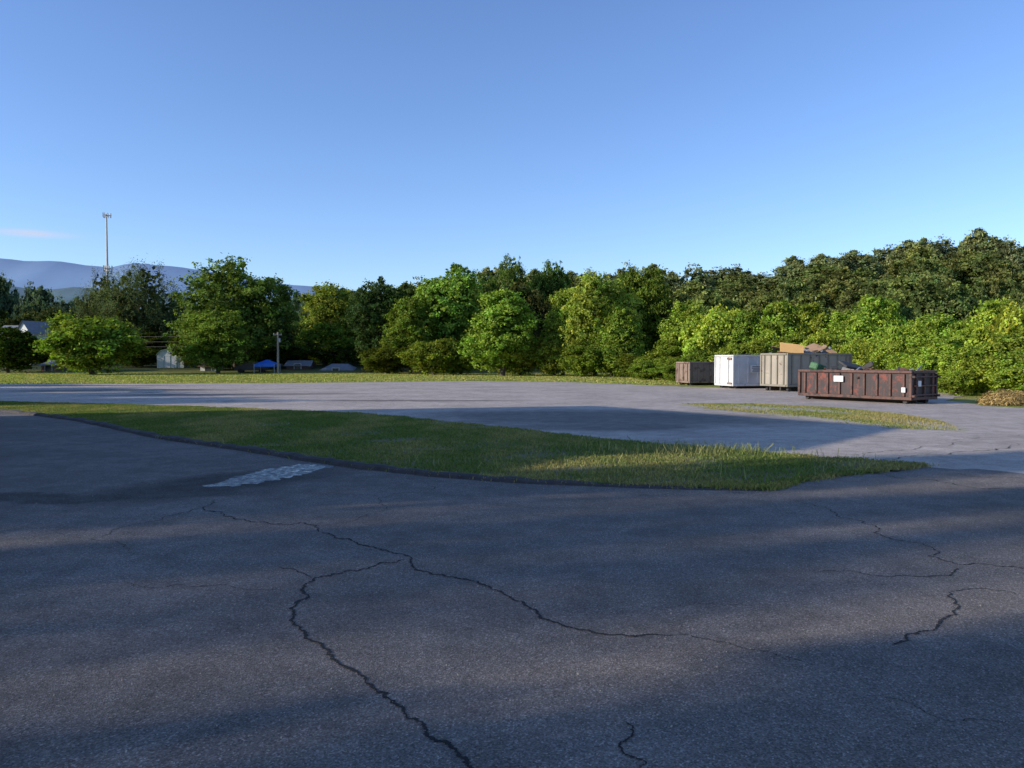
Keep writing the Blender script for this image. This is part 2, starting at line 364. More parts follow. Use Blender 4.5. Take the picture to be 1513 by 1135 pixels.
def frac(pts,it,amp):
    for _ in range(it):
        o=[pts[0]]
        for a,c in zip(pts[:-1],pts[1:]):
            d=c-a; o.append((a+c)/2+np.array([-d[1],d[0]])*rs.normal()*amp); o.append(c)
        pts=o
    return pts
for pl,w in cracks:
    pts=[np.array(G(*q)) for q in pl]
    pts=frac(pts,5,.13)
    b0=len(cv); n=len(pts)
    for i,q in enumerate(pts):
        a=pts[max(0,i-1)];c=pts[min(n-1,i+1)]; d=c-a; d=d/max(1e-6,np.hypot(*d)); nr=np.array([-d[1],d[0]]); ww=w*rs.uniform(.25,1.6)*(min(1,(n-i)/12)*min(1,(i+2)/10))
        cv.append((*(q+nr*ww),.0085));cv.append((*(q-nr*ww*rs.uniform(.4,1.2)),.0085))
    for i in range(n-1): cf.append((b0+2*i,b0+2*i+1,b0+2*i+3,b0+2*i+2))
meshobj('asphalt_cracks',cv,cf,M_crack)
# puddles
m,nt,b=nm('puddle_water'); p=pos(nt); n1=noise(nt,9,6,.7,p)
b.inputs['Base Color'].default_value=(.08,.075,.07,1); r=ramp(nt,n1.outputs[0],[(.36,.08),(.6,.6)]); nt.links.new(r.outputs[0],b.inputs['Roughness'])
b.inputs['Specular IOR Level'].default_value=.5
bump(nt,b,n1.outputs[0],.2,.01); M_pud=m
sheet('puddle',densify([G(*q) for q in((300,720),(345,707),(390,694),(440,687),(500,686.5),(470,695),(430,706),(390,713),(345,719))],.08,.05,rs),.0085,M_pud)
sheet('puddle',densify([G(*q) for q in((190,579.5),(205,577),(240,576.5),(248,578.5),(225,581))],.3,.05,rs),.005,M_pud)
# ---------------- trees ----------------
def place(name,kind,u,Y,top,wpx,parent=None,col=1.0,rz=None,base=None):
    me,H,Wd=T[kind]; x=XY(u,Y); g=tz(x,Y) if base is None else base
    o=bpy.data.objects.new(name,me); o.location=(x,Y,g-.05); s=(ZT(top,Y)-g)/(H*1.0); sx=wpx*Y/F/Wd*1.0
    o.scale=(sx,sx,s); o.rotation_euler=(0,0,random.uniform(0,6.28) if rz is None else rz)
    if not hasattr(col,'__len__'): h=random.uniform(.84,1.06); col=(col*h,col,col)
    o.color=(*col,1); return link(o,parent)
for a in [('dogwood_tree','bushB',12,108,482,95,.3),('maple_tree','bushA',138,98,457,155,.62),('willow_tree','willow',212,150,400,135,.75),
 ('willow_tree','willow',158,165,410,80,.75),('maple_tree','maple',348,114,383,168,.9),('box_elder_tree','maple2',322,106,455,110,.85),
 ('oak_tree','maple2',484,150,416,115,.8),('box_elder_tree','bushB',480,124,476,85,.65),('oak_tree','maple2',535,160,425,80,.7),
 ('cedar_tree','dense',564,110,393,104,1),('poplar_tree','poplar',664,108,374,125,.95),('box_elder_tree','vine',606,104,438,85,.6),
 ('box_elder_tree','vine',742,90,426,125,.98),('mulberry_tree','maple2',880,88,399,130,1.15),('box_elder_tree','vine',832,92,427,80,.9),
 ('oak_tree','maple',752,135,379,65,.75),('oak_tree','maple',812,140,387,75,.75),('oak_tree','maple2',948,118,391,95,.6),('oak_tree','maple',706,120,402,80,.7),
 ('mulberry_tree','vine',1010,76,443,95,.95),('box_elder_tree','vine',915,84,450,75,.8)]:
    place(a[0],a[1],*a[2:6],col=a[6])
th=empty('shrub_thicket')
for u,Y,t,w,c in [(640,96,500,80,.55),(680,97,508,70,.5),(575,103,510,80,.35),(770,92,500,80,.8),(820,90,498,70,.65),(860,86,505,80,.7),(905,84,500,80,.65),(945,80,525,60,.45),(990,74,505,80,.8),
  (1060,72,448,100,1.0),(1105,70,461,75,.9),(1150,68,448,95,1),(1195,67,450,80,.8),(1245,63,462,90,1.0),(1290,60,440,95,1),(1335,57,470,80,1.0),(1380,55,466,100,.95),(1425,53,476,85,1.05),(1470,50,444,100,1.05),(1520,47,438,120,1.0),(1580,46,445,130,1),
  (1035,66,520,60,.7),(1000,69,528,60,.7),(1300,54,505,80,.95),(1350,50,520,80,.9),(1400,47,500,90,1.0),(1440,44,525,80,.9),(1490,42,495,100,1.0),(1530,39,520,100,1.0),(960,74,530,60,.6),(1260,56,500,80,.85),(1415,43,545,60,.8),(1100,64,500,80,.75),(1170,64,500,80,.75),(1220,60,490,80,.8)]:
    place('shrub',random.choice(['bushA','bushB','vine','vine'] if t<480 and u>1000 else ['bushA','bushB']),u,Y,t-4,w*1.12,th,col=c*random.uniform(.8,1.1))
rr=random.Random(3)
for i in range(26):
    u=-20+i*22+rr.uniform(-8,8); 
    if 222<u<275 or 292<u<322 or 372<u<415: Y=rr.uniform(135,150)
    else: Y=rr.uniform(118,135)
    place('shrub',rr.choice(['bushA','bushB']),u,Y,rr.uniform(488,520),rr.uniform(50,80),th,col=rr.uniform(.16,.3))
# background woodland
fo=empty('distant_woodland')
def tops(u):
    pts=[(-60,405),(0,405),(40,412),(90,440),(130,425),(260,440),(430,432),(520,425),(600,415),(720,395),(850,390),(960,392),(1050,393),(1100,392),(1140,398),(1160,380),(1250,368),(1320,356),(1380,340),(1440,340),(1513,352),(1640,360)]
    return np.interp(u,[p_[0] for p_ in pts],[p_[1] for p_ in pts])
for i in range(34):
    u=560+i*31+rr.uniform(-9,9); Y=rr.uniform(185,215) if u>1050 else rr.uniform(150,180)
    place('woodland_tree',rr.choice(['forA','forB']),u,Y,tops(u)+rr.uniform(-3,12),rr.uniform(58,84),fo,col=(.95,.95,1.4))  # bluish object colour puts distance haze into the leaves
for i in range(56):
    u=1000+i*10.9+rr.uniform(-9,9); Y=rr.uniform(95,180); k=(Y-95)/85
    place('woodland_tree',rr.choice(['forA','forB']),u,Y,(tops(u)+12)*k+(1-k)*438+rr.uniform(-6,14),rr.uniform(68,98),fo,col=rr.uniform(.7,1.0))
for i in range(18):
    u=570+i*26+rr.uniform(-8,8); Y=rr.uniform(112,150)
    place('woodland_tree',rr.choice(['forA','forB']),u,Y,rr.uniform(412,445),rr.uniform(60,90),fo,col=rr.uniform(.4,.62))
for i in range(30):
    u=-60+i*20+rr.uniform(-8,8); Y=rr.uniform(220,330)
    place('woodland_tree',rr.choice(['forA','forB']),u,Y,tops(u)+rr.uniform(-2,10),rr.uniform(40,60),fo,col=(.45,.57,1.1))  # blue tint again stands for haze over the far trees
for i in range(24):
    u=-50+i*25+rr.uniform(-8,8); Y=rr.uniform(170,205)
    place('woodland_tree',rr.choice(['forA','forB']),u,Y,rr.uniform(448,480),rr.uniform(50,75),fo,col=rr.uniform(.3,.46))
# trees behind and left of the viewpoint that shade the driveway
def at_sp(s,p): return (SD[0]*s-SD[1]*p, SD[1]*s+SD[0]*p)
for s,p_,H_,W_,k in [(-29,11.7,18.5,3.0,'maple'),(-33,8.6,18,1.9,'maple'),(-32,2.6,18,5.2,'maple2'),(-30,-3.6,17,5.2,'maple'),(-33,-10.5,17,7,'maple2'),
   (-58,8.2,27,6,'airy'),(-62,6.5,25,5,'airy'),(-60,0,28,8,'airy'),(-59,-7,27,8,'airy'),(-34,-18,17,12,'maple')]:  # far airy row is added unseen, to filter sun through the gaps
    me,H,Wd=T[k]; x,y=at_sp(s,p_); o=bpy.data.objects.new('maple_tree',me); o.location=(x,y,0); o.scale=(W_/Wd,W_/Wd,H_/H); o.rotation_euler=(0,0,s+p_); o.color=(1,1,1,1); link(o)
for x,y,H_,W_ in [(-41,30.5,11,8),(-48,36,11.5,9),(-56,43,12,10),(-62,52,11,9)]:
    me,H,Wd=T['bushA']; o=bpy.data.objects.new('dogwood_tree',me); o.location=(x,y,0); o.scale=(W_/Wd,W_/Wd,H_/H); o.color=(1,1,1,1); link(o)
# ---------------- mountains ----------------
def ridge(name,Y,prof,mat,depth):
    rs=RS(int(Y)); us=np.linspace(prof[0][0],prof[-1][0],90); vs=[];fs=[]
    K=8
    for i,u in enumerate(us):
        v=np.interp(u,[a for a,_ in prof],[b_ for _,b_ in prof])+rs.normal()*.5
        zt=ZT(v,Y); x=XY(u,Y)
        for k in range(K):
            t=k/(K-1); vs.append((x+rs.normal()*Y*.003*(k<K-1),Y-depth*(1-t),-20+(zt+20)*(t**1.2)+rs.normal()*Y*.001*(0<k<K-1)))
        vs.append((x,Y+depth,-20))
    K+=1
    for i in range(len(us)-1):
        for k in range(K-1): fs.append((i*K+k,(i+1)*K+k,(i+1)*K+k+1,i*K+k+1))
    return meshobj(name,vs,fs,mat,smooth=True)
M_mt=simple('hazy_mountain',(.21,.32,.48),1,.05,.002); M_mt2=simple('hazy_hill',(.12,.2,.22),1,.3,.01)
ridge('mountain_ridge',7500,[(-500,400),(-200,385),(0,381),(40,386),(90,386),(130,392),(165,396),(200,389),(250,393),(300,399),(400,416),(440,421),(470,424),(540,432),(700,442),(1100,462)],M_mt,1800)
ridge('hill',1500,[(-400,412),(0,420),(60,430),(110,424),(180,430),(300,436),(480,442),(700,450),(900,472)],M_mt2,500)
# ---------------- containers ----------------
M_stick=simple('sticker',(.7,.7,.68),.6,.1,4); M_black=simple('dark_steel',(.03,.028,.027),.7,.4,4)
def container(name,N0,e1,L1,e2,L2,H,mat,railmat,ribs1,ribs2,skid=.18):
    """N0 near corner, e1/L1 = side 1 direction+length, e2/L2 = side 2"""
    e1=Vector((*e1,0)).normalized(); e2=Vector((*e2,0)); e2=(e2-e1*e2.dot(e1)).normalized()
    root=empty(name,(N0[0],N0[1],0)); z0=skid; t=.05
    def lb(mb,a,b_,z,da,db,dz,mi=0):
        c=e1*a+e2*b_; mb.box((c.x,c.y,z),(da,db,dz),rz=math.atan2(e1.y,e1.x),mi=mi)
    hh=H-z0
    w=MB()
    lb(w,L1/2,t/2,z0+hh/2,L1,t,hh); lb(w,L1/2,L2-t/2,z0+hh/2,L1,t,hh)
    lb(w,t/2,L2/2,z0+hh/2,t,L2-2*t-.004,hh-.004); lb(w,L1-t/2,L2/2,z0+hh/2,t,L2-2*t-.004,hh-.004)
    lb(w,L1/2,L2/2,z0+.03,L1-2*t-.01,L2-2*t-.01,.06)
    w.make('walls',[mat],root)
    r=MB()
    for b_ in(-.03,L2+.03):
        lb(r,L1/2,b_,H-.05,L1+.12,.12,.12); lb(r,L1/2,b_,z0+.06,L1+.12,.12,.14)
        for k in range(ribs1): 
            a=L1*(k+.5)/ribs1 if ribs1>1 else L1/2; lb(r,a,b_-.0,z0+hh/2,.1,.1,hh-.28)
        for a in(-.0,L1): lb(r,a,b_,z0+hh/2,.13,.13,hh-.25)
    for a in(-.03,L1+.03):
        lb(r,a,L2/2,H-.05,.12,L2-.08,.11); lb(r,a,L2/2,z0+.06,.12,L2-.08,.13)
        for k in range(ribs2): lb(r,a,L2*(k+.5)/ribs2,z0+hh/2,.1,.1,hh-.27)
    r.make('ribs_and_rails',[railmat],root,.012)
    s=MB()
    longd=L1>=L2
    for q in(.3,.7):
        if longd: lb(s,L1/2,L2*q,z0/2+.02,L1*.97,.12,z0-.03)
        else: lb(s,L1*q,L2/2,z0/2+.02,.12,L2*.97,z0-.03)
    for a in(.06,.94):
        for b_ in(.1,.9):
            c=e1*(L1*(a if longd else b_))+e2*(L2*(b_ if longd else a)); ax=(e2 if longd else e1)*.09
            c.z=.1; s.tube(c-ax,c+ax,.1,.1,14)
    s.make('skids_and_rollers',[M_black],root)
    return root,e1,e2,lb
def rusty(name,col,rust,thr,rough=.65,scale=2.0):
    m,nt,b=nm(name); oc=objc(nt); n1=noise(nt,scale,8,.72,oc)
    mp=nt.nodes.new('ShaderNodeMapping'); mp.inputs['Scale'].default_value=(5,5,.8); nt.links.new(oc,mp.inputs[0]); n2=noise(nt,1.5,6,.7,mp.outputs[0])
    r1=ramp(nt,n1.outputs[0],[(thr,0),(thr+.07,1)]); r2=ramp(nt,n2.outputs[0],[(thr+.03,0),(thr+.2,1)])
    f=mix(nt,1,r1.outputs[0],r2.outputs[0],'LIGHTEN'); n3=noise(nt,7,5,.7,oc); rc=ramp(nt,n3.outputs[0],[(.3,[c*.55 for c in rust]),(.7,[c*1.3 for c in rust])])
    n4=noise(nt,1,4,.6,oc); cc=ramp(nt,n4.outputs[0],[(.3,[c*.8 for c in col]),(.7,[min(1,c*1.1) for c in col])])
    nt.links.new(mix(nt,f,cc.outputs[0],rc.outputs[0]),b.inputs['Base Color']); b.inputs['Roughness'].default_value=rough; bump(nt,b,n1.outputs[0],.25,.02); return m
M_c1=rusty('rusted_dark_paint',(.05,.036,.034),(.20,.05,.032),.52); M_c1r=rusty('rusted_rail',(.14,.065,.045),(.05,.03,.025),.5)
M_c2=rusty('chipped_white_paint',(.68,.67,.64),(.25,.15,.1),.63); M_c3=rusty('weathered_beige_paint',(.37,.32,.25),(.16,.1,.06),.6); M_c4=rusty('faded_brown_paint',(.28,.20,.15),(.15,.085,.055),.52)
M_c3r=rusty('beige_rail',(.27,.24,.18),(.12,.07,.05),.58)
n0=G(1346,597.5)
r1,e1,e2,lb=container('rolloff_dumpster',n0,(-.55,.835),5.7,(.835,.55),1.95,1.46,M_c1,M_c1r,9,3)
mb=MB(); lb(mb,-.12,.45,.9,.03,.22,.25); lb(mb,3.5,-.1,1.05,.5,.02,.28,); lb(mb,.3,-.1,.62,.18,.02,.22)
mb.make('decals',[M_stick],r1)
mb=MB(); 
for z in(.4,.8,1.2): lb(mb,-.1,1.0,z,.05,1.85,.06)
for z in(.35,1.2): lb(mb,-.12,.0,z,.16,.14,.1); lb(mb,-.12,1.95,z,.16,.14,.1)
mb.make('door_bars_and_hinges',[M_c1r],r1,.01)
def junk(name,root,e1,e2,L1,L2,z,n,mats,seed,amp=.35,big=.8):
    rr=random.Random(seed); mb=MB()
    for i in range(n):
        c=e1*rr.uniform(.3,L1-.3)+e2*rr.uniform(.3,L2-.3); k=rr.random(); zz=z+rr.uniform(-.3,amp)
        if k<.45: d=(rr.uniform(.4,big*1.6),rr.uniform(.06,.14),rr.uniform(.05,.12))
        elif k<.8: d=(rr.uniform(.3,big),rr.uniform(.3,big),.03)
        else: d=(rr.uniform(.25,.5),rr.uniform(.25,.5),rr.uniform(.2,.4))
        mb.box((c.x,c.y,zz),d,rz=rr.uniform(0,6.3),rx=rr.uniform(-.6,.6),ry=rr.uniform(-.5,.5),mi=rr.randrange(len(mats)))
    b=len(mb.v); nx=9; ny=5
    for i in range(nx):
        for j in range(ny):
            c=e1*(L1*(.03+.94*i/(nx-1)))+e2*(L2*(.05+.9*j/(ny-1))); edge=min(i,nx-1-i,2)/2*min(j,ny-1-j,1)
            mb.v.append((c.x,c.y,z-.35+.35*edge+rr.uniform(-.08,.08)))
    for i in range(nx-1):
        for j in range(ny-1): mb.f.append((b+i*ny+j,b+(i+1)*ny+j,b+(i+1)*ny+j+1,b+i*ny+j+1)); mb.mi.append(0)
    return mb.make(name,mats,root,.008)
M_j=[simple('scrap_dark',(.05,.045,.04),.7,.4,5),simple('scrap_wood',(.28,.19,.11),.8,.3,5),simple('scrap_grey',(.22,.22,.22),.6,.3,5),simple('scrap_rust',(.15,.07,.045),.8,.4,5),simple('scrap_green',(.06,.15,.06),.6,.3,5)]
junk('scrap_load',r1,e1,e2,5.7,1.95,1.4,30,[M_j[0],M_j[0],M_j[3],M_j[2]],4,.16,.6)
mb=MB(); c=e1*5.2+e2*.7; mb.box((c.x,c.y,1.58),(.7,.5,.35),rz=.5,ry=.25,rx=.2); mb.make('green_bin',[M_j[4]],r1,.05)
mb=MB(); c=e1*3.4+e2*.9; mb.box((c.x,c.y,1.62),(1.3,.7,.12),rz=.3,ry=.2,rx=.4); mb.box((c.x+.5,c.y-.3,1.6),(.9,.12,.25),rz=1.9,ry=.4); mb.make('bent_sheet',[M_j[0]],r1,.03)
n0=G(1083,574.5); r2,e1,e2,lb=container('rolloff_dumpster',n0,(.95,.30),6.0,(-.3,.95),2.1,2.24,M_c2,M_c2,8,2)
mb=MB(); lb(mb,1.75,-.1,1.32,.95,.02,.5); mb.make('sign_panel',[M_stick],r2)
mb=MB()
for k,(w,z) in enumerate([(.7,1.46),(.78,1.36),(.6,1.25),(.7,1.16)]): lb(mb,1.75,-.113,z,w,.01,.04)
mb.make('sign_lettering',[M_black],r2)
mb=MB()
for z in(.35,2.0): lb(mb,-.1,.3,z,.06,.5,.12)
mb.make('rust_hinges',[M_c4],r2)
n0=G(1163,579); r3,e1,e2,lb=container('rolloff_dumpster',n0,(.92,.36),4.9,(-.36,.92),2.35,2.33,M_c3,M_c3r,7,4,skid=.3)
junk('scrap_load',r3,e1,e2,4.9,2.35,2.35,46,[M_j[1],M_j[3],M_j[2],M_j[0]],9,.36,.8)
M_pl=simple('orange_board',(.78,.45,.16),.7,.1,1.5); M_pl2=simple('pine_board',(.5,.3,.16),.7,.2,2)
mb=MB(); c=e1*.75+e2*.5; mb.box((c.x,c.y,2.62),(1.4,.05,.65),rz=-.1,ry=.12,rx=-.5); mb.make('plywood_board',[M_pl],r3)
mb=MB(); c=e1*2.6+e2*.8; mb.box((c.x,c.y,2.6),(1.4,.9,.05),rz=.5,ry=-.3,rx=.4); mb.box((c.x+.9,c.y,2.55),(1.2,.3,.06),rz=-.3,ry=.4,rx=.7); mb.make('cardboard_sheets',[M_pl2],r3)
n0=G(1019,569.5); r4,e1,e2,lb=container('rolloff_dumpster',n0,(.95,.30),4.0,(-.3,.95),1.9,1.75,M_c4,M_c4,8,3)
# brush pile
def leafpile(name,x,y,rx,ry,h,col,n,sz,seed):
    rs=RS(seed); q=unit(rs.normal(size=(n,3))); q[:,2]=np.abs(q[:,2]); lump=1+.35*vnoise(q*3,1.2,seed)[:,None]
    P=q*np.array([rx,ry,h])*rs.uniform(.5,1.05,(n,1))*lump; P+=rs.normal(size=P.shape)*.07; P[:,2]=np.abs(P[:,2])+.02
    V=quads(P,unit(q+rs.normal(size=P.shape)*.6),sz*rs.uniform(.5,1.5,n),rs,.2); C=np.array(col)*rs.uniform(.35,1.3,(n,1))
    o=bpy.data.objects.new(name,build_mesh(name,V,C,[M_leaf])); o.location=(x,y,0); o.color=(1,1,1,1); return link(o)
x,y=G(1500,599); leafpile('brush_pile',x,y+.6,1.3,1.0,.5,(.52,.37,.16),8000,.08,3)
# ---------------- cell tower ----------------
M_gal=simple('galvanised_steel',(.42,.42,.43),.5,.1,2); M_ant=simple('antenna_grey',(.55,.56,.58),.5,.1,2)
Yt=300; xt=XY(161,Yt); root=empty('cell_tower',(xt,Yt,0)); zt=ZT(316,Yt)
mb=MB(); 
for k in range(6): mb.tube((0,0,zt*k/6),(0,0,zt*(k+1)/6),.62-.06*k,.62-.06*(k+1),12)
mb.make('monopole',[M_gal],root)
for zz,R,hA,nm_ in((zt-.6,1.7,1.7,'antenna_platform'),(ZT(397,Yt),1.9,2.1,'lower_antenna_array')):
    mb=MB()
    for k in range(3):
        a0=2*math.pi*k/3+.3; a1=a0+2*math.pi/3; p0=(R*math.cos(a0),R*math.sin(a0),zz);p1=(R*math.cos(a1),R*math.sin(a1),zz)
        mb.tube(p0,p1,.09,.09,6); mb.tube((0,0,zz),p0,.1,.1,6)
        for q in(.15,.5,.85):
            px=p0[0]+(p1[0]-p0[0])*q; py=p0[1]+(p1[1]-p0[1])*q; mb.box((px*1.08,py*1.08,zz),(.32,.22,hA),rz=(a0+a1)/2,mi=1)
    mb.make(nm_,[M_gal,M_ant],root)
# ---------------- utility poles + wires ----------------
M_wood=simple('pole_wood',(.38,.30,.22),.85,.25,3); M_wire=simple('wire',(.03,.03,.03),.6,.1,2)
def pole(u,Y,top):
    x=XY(u,Y); g=tz(x,Y); h=ZT(top,Y)-g; r=empty('utility_pole',(x,Y,g)); mb=MB(); mb.tube((0,0,-.3),(0,0,h),.17,.11,10)
    mb.make('pole',[M_wood],r); mb=MB(); mb.box((0,-.17,h-.35),(1.1,.1,.12),rz=.5)
    mb.make('crossarm',[M_wood],r); mb=MB()
    for q in(-.48,0,.48): mb.tube((q*math.cos(.5),-.17+q*math.sin(.5),h-.29),(q*math.cos(.5),-.17+q*math.sin(.5),h-.12),.05,.03,6)
    mb.tube((.24,-.1,h-1.35),(.24,-.1,h-.8),.15,.15,12); mb.make('insulators_and_transformer',[M_gal],r)
    return Vector((x,Y,g+h))
a=pole(411,106,491); 
def wire(p,q,sag,nm_='power_line'):
    mb=MB(); n=14; pts=[Vector(p).lerp(Vector(q),i/n)-Vector((0,0,sag*4*(i/n)*(1-i/n))) for i in range(n+1)]
    for c,d in zip(pts[:-1],pts[1:]): mb.tube(c,d,.016,.016,4,cap=False)
    mb.make(nm_,[M_wire])
b2=Vector((XY(-60,128),128,ZT(487,128))); c2=Vector((XY(560,112),112,ZT(520,112)))
for dz in(-.15,-.9,-1.6): wire(a+Vector((0,0,dz)),b2+Vector((0,0,dz)),.7)
for dz in(-.4,-1.3): wire(a+Vector((0,0,dz)),c2+Vector((0,0,dz)),.35)
# ---------------- small buildings ----------------
M_wht=simple('white_siding',(.62,.62,.58),.7,.08,2); M_grn=simple('green_roof',(.14,.24,.18),.6,.15,2); M_shg=simple('grey_shingles',(.24,.24,.25),.85,.2,3); M_cream=simple('cream_siding',(.55,.56,.48),.7,.08,2)
M_glass=simple('window_glass',(.04,.05,.06),.15,.2,1); M_brick=simple('brick',(.26,.13,.09),.85,.25,5); M_brn=simple('brown_door',(.12,.07,.05),.7,.2,3)
def shed(u,Y,base,top,wpx):
    x=XY(u,Y); g=tz(x,Y)-.1; w=wpx*Y/F; h=ZT(top,Y)-g; r=empty('garden_shed',(x,Y,g),.12); D=3.2; we=h*.66
    prof=[(-w/2,0),(-w/2,we),(-w*.33,h*.9),(0,h),(w*.33,h*.9),(w/2,we),(w/2,0)]
    mb=MB(); mb.poly([(a_,0,z) for a_,z in prof]); mb.poly([(a_,D,z) for a_,z in reversed(prof)])
    mb.poly([(-w/2,0,0),(-w/2,0,we),(-w/2,D,we),(-w/2,D,0)]); mb.poly([(w/2,D,0),(w/2,D,we),(w/2,0,we),(w/2,0,0)]); mb.make('walls',[M_cream],r)
    mb=MB()
    for (a0,z0),(a1,z1) in zip(prof[1:5],prof[2:6]):
        a0*=1.05;a1*=1.05; mb.poly([(a0,-.15,z0+.04),(a1,-.15,z1+.04),(a1,D+.15,z1+.04),(a0,D+.15,z0+.04)]); mb.poly([(a0,-.15,z0-.08),(a1,-.15,z1-.08),(a1,-.15,z1+.04),(a0,-.15,z0+.04)])
    mb.make('gambrel_roof',[M_grn],r)
    mb=MB(); mb.box((-.45,-.03,1.0),(.85,.04,1.8)); mb.box((.45,-.03,1.0),(.85,.04,1.8)); mb.make('double_doors',[M_wht],r)
    mb=MB(); 
    for q in(-.9,0,.9): mb.box((q,-.06,1.0),(.05,.04,1.85))
    mb.make('door_trim',[M_grn],r)
shed(252,118,545,515,38)
def house(name,u,Y,wpx,eave,top,wall,roof,D=7,rz=0,base=None,gable_front=False,hip=.0):
    x=XY(u,Y); g=tz(x,Y)-.3 if base is None else base; w=wpx*Y/F; he=ZT(eave,Y)-g; h=ZT(top,Y)-g; r=empty(name,(x,Y,g),0); r.rotation_euler=(0,0,rz)
    mb=MB(); mb.box((0,D/2,he/2),(w,D,he))
    if gable_front: mb.poly([(-w/2,0,he),(w/2,0,he),(0,0,h)]); mb.poly([(w/2,D,he),(-w/2,D,he),(0,D,h)])
    elif hip==0: mb.poly([(-w/2,D,he),(-w/2,0,he),(-w/2,D/2,h)]); mb.poly([(w/2,0,he),(w/2,D,he),(w/2,D/2,h)])
    mb.make('walls',[wall],r)
    mb=MB(); o=.35
    if gable_front:
        mb.poly([(-w/2-o,-o,he-.2),(0,-o,h+.03),(0,D+o,h+.03),(-w/2-o,D+o,he-.2)]); mb.poly([(0,-o,h+.03),(w/2+o,-o,he-.2),(w/2+o,D+o,he-.2),(0,D+o,h+.03)])
    else:
        k=w*hip
        mb.poly([(-w/2-o,-o,he-.1),(w/2+o,-o,he-.1),(w/2+.2-k,D/2,h+.03),(-w/2-.2+k,D/2,h+.03)]); mb.poly([(w/2+o,D+o,he-.1),(-w/2-o,D+o,he-.1),(-w/2-.2+k,D/2,h+.03),(w/2+.2-k,D/2,h+.03)])
        if hip>0:
            mb.poly([(-w/2-o,D+o,he-.1),(-w/2-o,-o,he-.1),(-w/2-.2+k,D/2,h+.03)]); mb.poly([(w/2+o,-o,he-.1),(w/2+o,D+o,he-.1),(w/2+.2-k,D/2,h+.03)])
    mb.make('roof',[roof],r)
    mb=MB(); nwin=max(1,int(w/2.5))
    for i in range(nwin):
        q=-w/2+w*(i+.5)/nwin
        for z in ([he*.55] if he<4 else [he*.3,he*.75]): mb.box((q,-.03,z),(.9,.06,1.1))
    mb.make('windows',[M_glass],r)
    mb=MB()
    for i in range(nwin):
        q=-w/2+w*(i+.5)/nwin
        for z in ([he*.55] if he<4 else [he*.3,he*.75]):
            for s in(-.5,.5): mb.box((q+s,-.05,z),(.09,.1,1.25))
            mb.box((q,-.05,z+.6),(.91,.1,.09)); mb.box((q,-.05,z-.6),(.91,.1,.09))
    mb.make('window_frames',[M_wht],r); return r
house('white_house',36,140,26,492,474,M_wht,M_shg,D=7,rz=-.3,gable_front=True)
house('white_house',10,145,30,494,480,M_wht,M_shg,D=7,rz=.1)
house('brick_house',72,112,22,539,533,M_brick,M_shg,D=5)
house('bungalow',496,112,52,549,538,M_wht,M_shg,D=6,hip=.3)
house('bungalow',440,115,34,540,533,M_brn,M_shg,D=3)
house('garden_shed',308,112,24,541,535,M_wht,M_brn,D=3)
M_blue=simple('blue_fabric',(.03,.16,.62),.6,.12,2)
x=XY(395,107); r=empty('canopy_tent',(x,107,0)); mb=MB(); z1=ZT(538,107);z2=ZT(531,107); h=1.35
for s in((-h,-h),(h,-h),(h,h),(-h,h)): mb.tube((s[0],s[1],0),(s[0],s[1],z1),.04,.04,6)
mb.make('legs',[M_gal],r); mb=MB(); cs=[(-h,-h,z1),(h,-h,z1),(h,h,z1),(-h,h,z1)]
for i in range(4):
    p0,p1=cs[i],cs[(i+1)%4]; mb.poly([p0,p1,(0,0,z2)]); mb.poly([(p0[0],p0[1],z1-.35),(p1[0],p1[1],z1-.35),p1,p0])
mb.make('canopy',[M_blue],r)
def car(x,y,rz,col):
    r=empty('parked_car',(x,y,0),0); r.rotation_euler=(0,0,rz); M=simple('car_paint',col,.3,.05,1); prof=[(-2.2,.35),(-2.25,.8),(-1.9,.95),(-1.4,1.02),(-.8,1.45),(.7,1.47),(1.45,1.0),(2.1,.88),(2.25,.6),(2.2,.35)]
    mb=MB(); W_=.85
    mb.poly([(a_,-W_,z) for a_,z in prof]); mb.poly([(a_,W_,z) for a_,z in reversed(prof)])
    for i in range(len(prof)):
        (a0,z0),(a1,z1)=prof[i],prof[(i+1)%len(prof)]; mb.poly([(a0,-W_,z0),(a0,W_,z0),(a1,W_,z1),(a1,-W_,z1)])
    mb.make('body',[M],r); mb=MB()
    for s in(-1,1): mb.poly([(-1.2,s*(W_+.01),1.05),(-.72,s*(W_+.01),1.38),(.62,s*(W_+.01),1.4),(1.2,s*(W_+.01),1.05)])
    mb.poly([(1.42,-.75,1.04),(1.42,.75,1.04),(.74,.7,1.47),(.74,-.7,1.47)]); mb.make('windows',[M_glass],r); mb=MB()
    for a_ in(-1.4,1.4):
        for s in(-1,1): mb.tube((a_,s*.68,.33),(a_,s*.9,.33),.33,.33,16)
    mb.make('wheels',[M_black],r)
car(XY(372,110),110,.15,(.05,.06,.07))
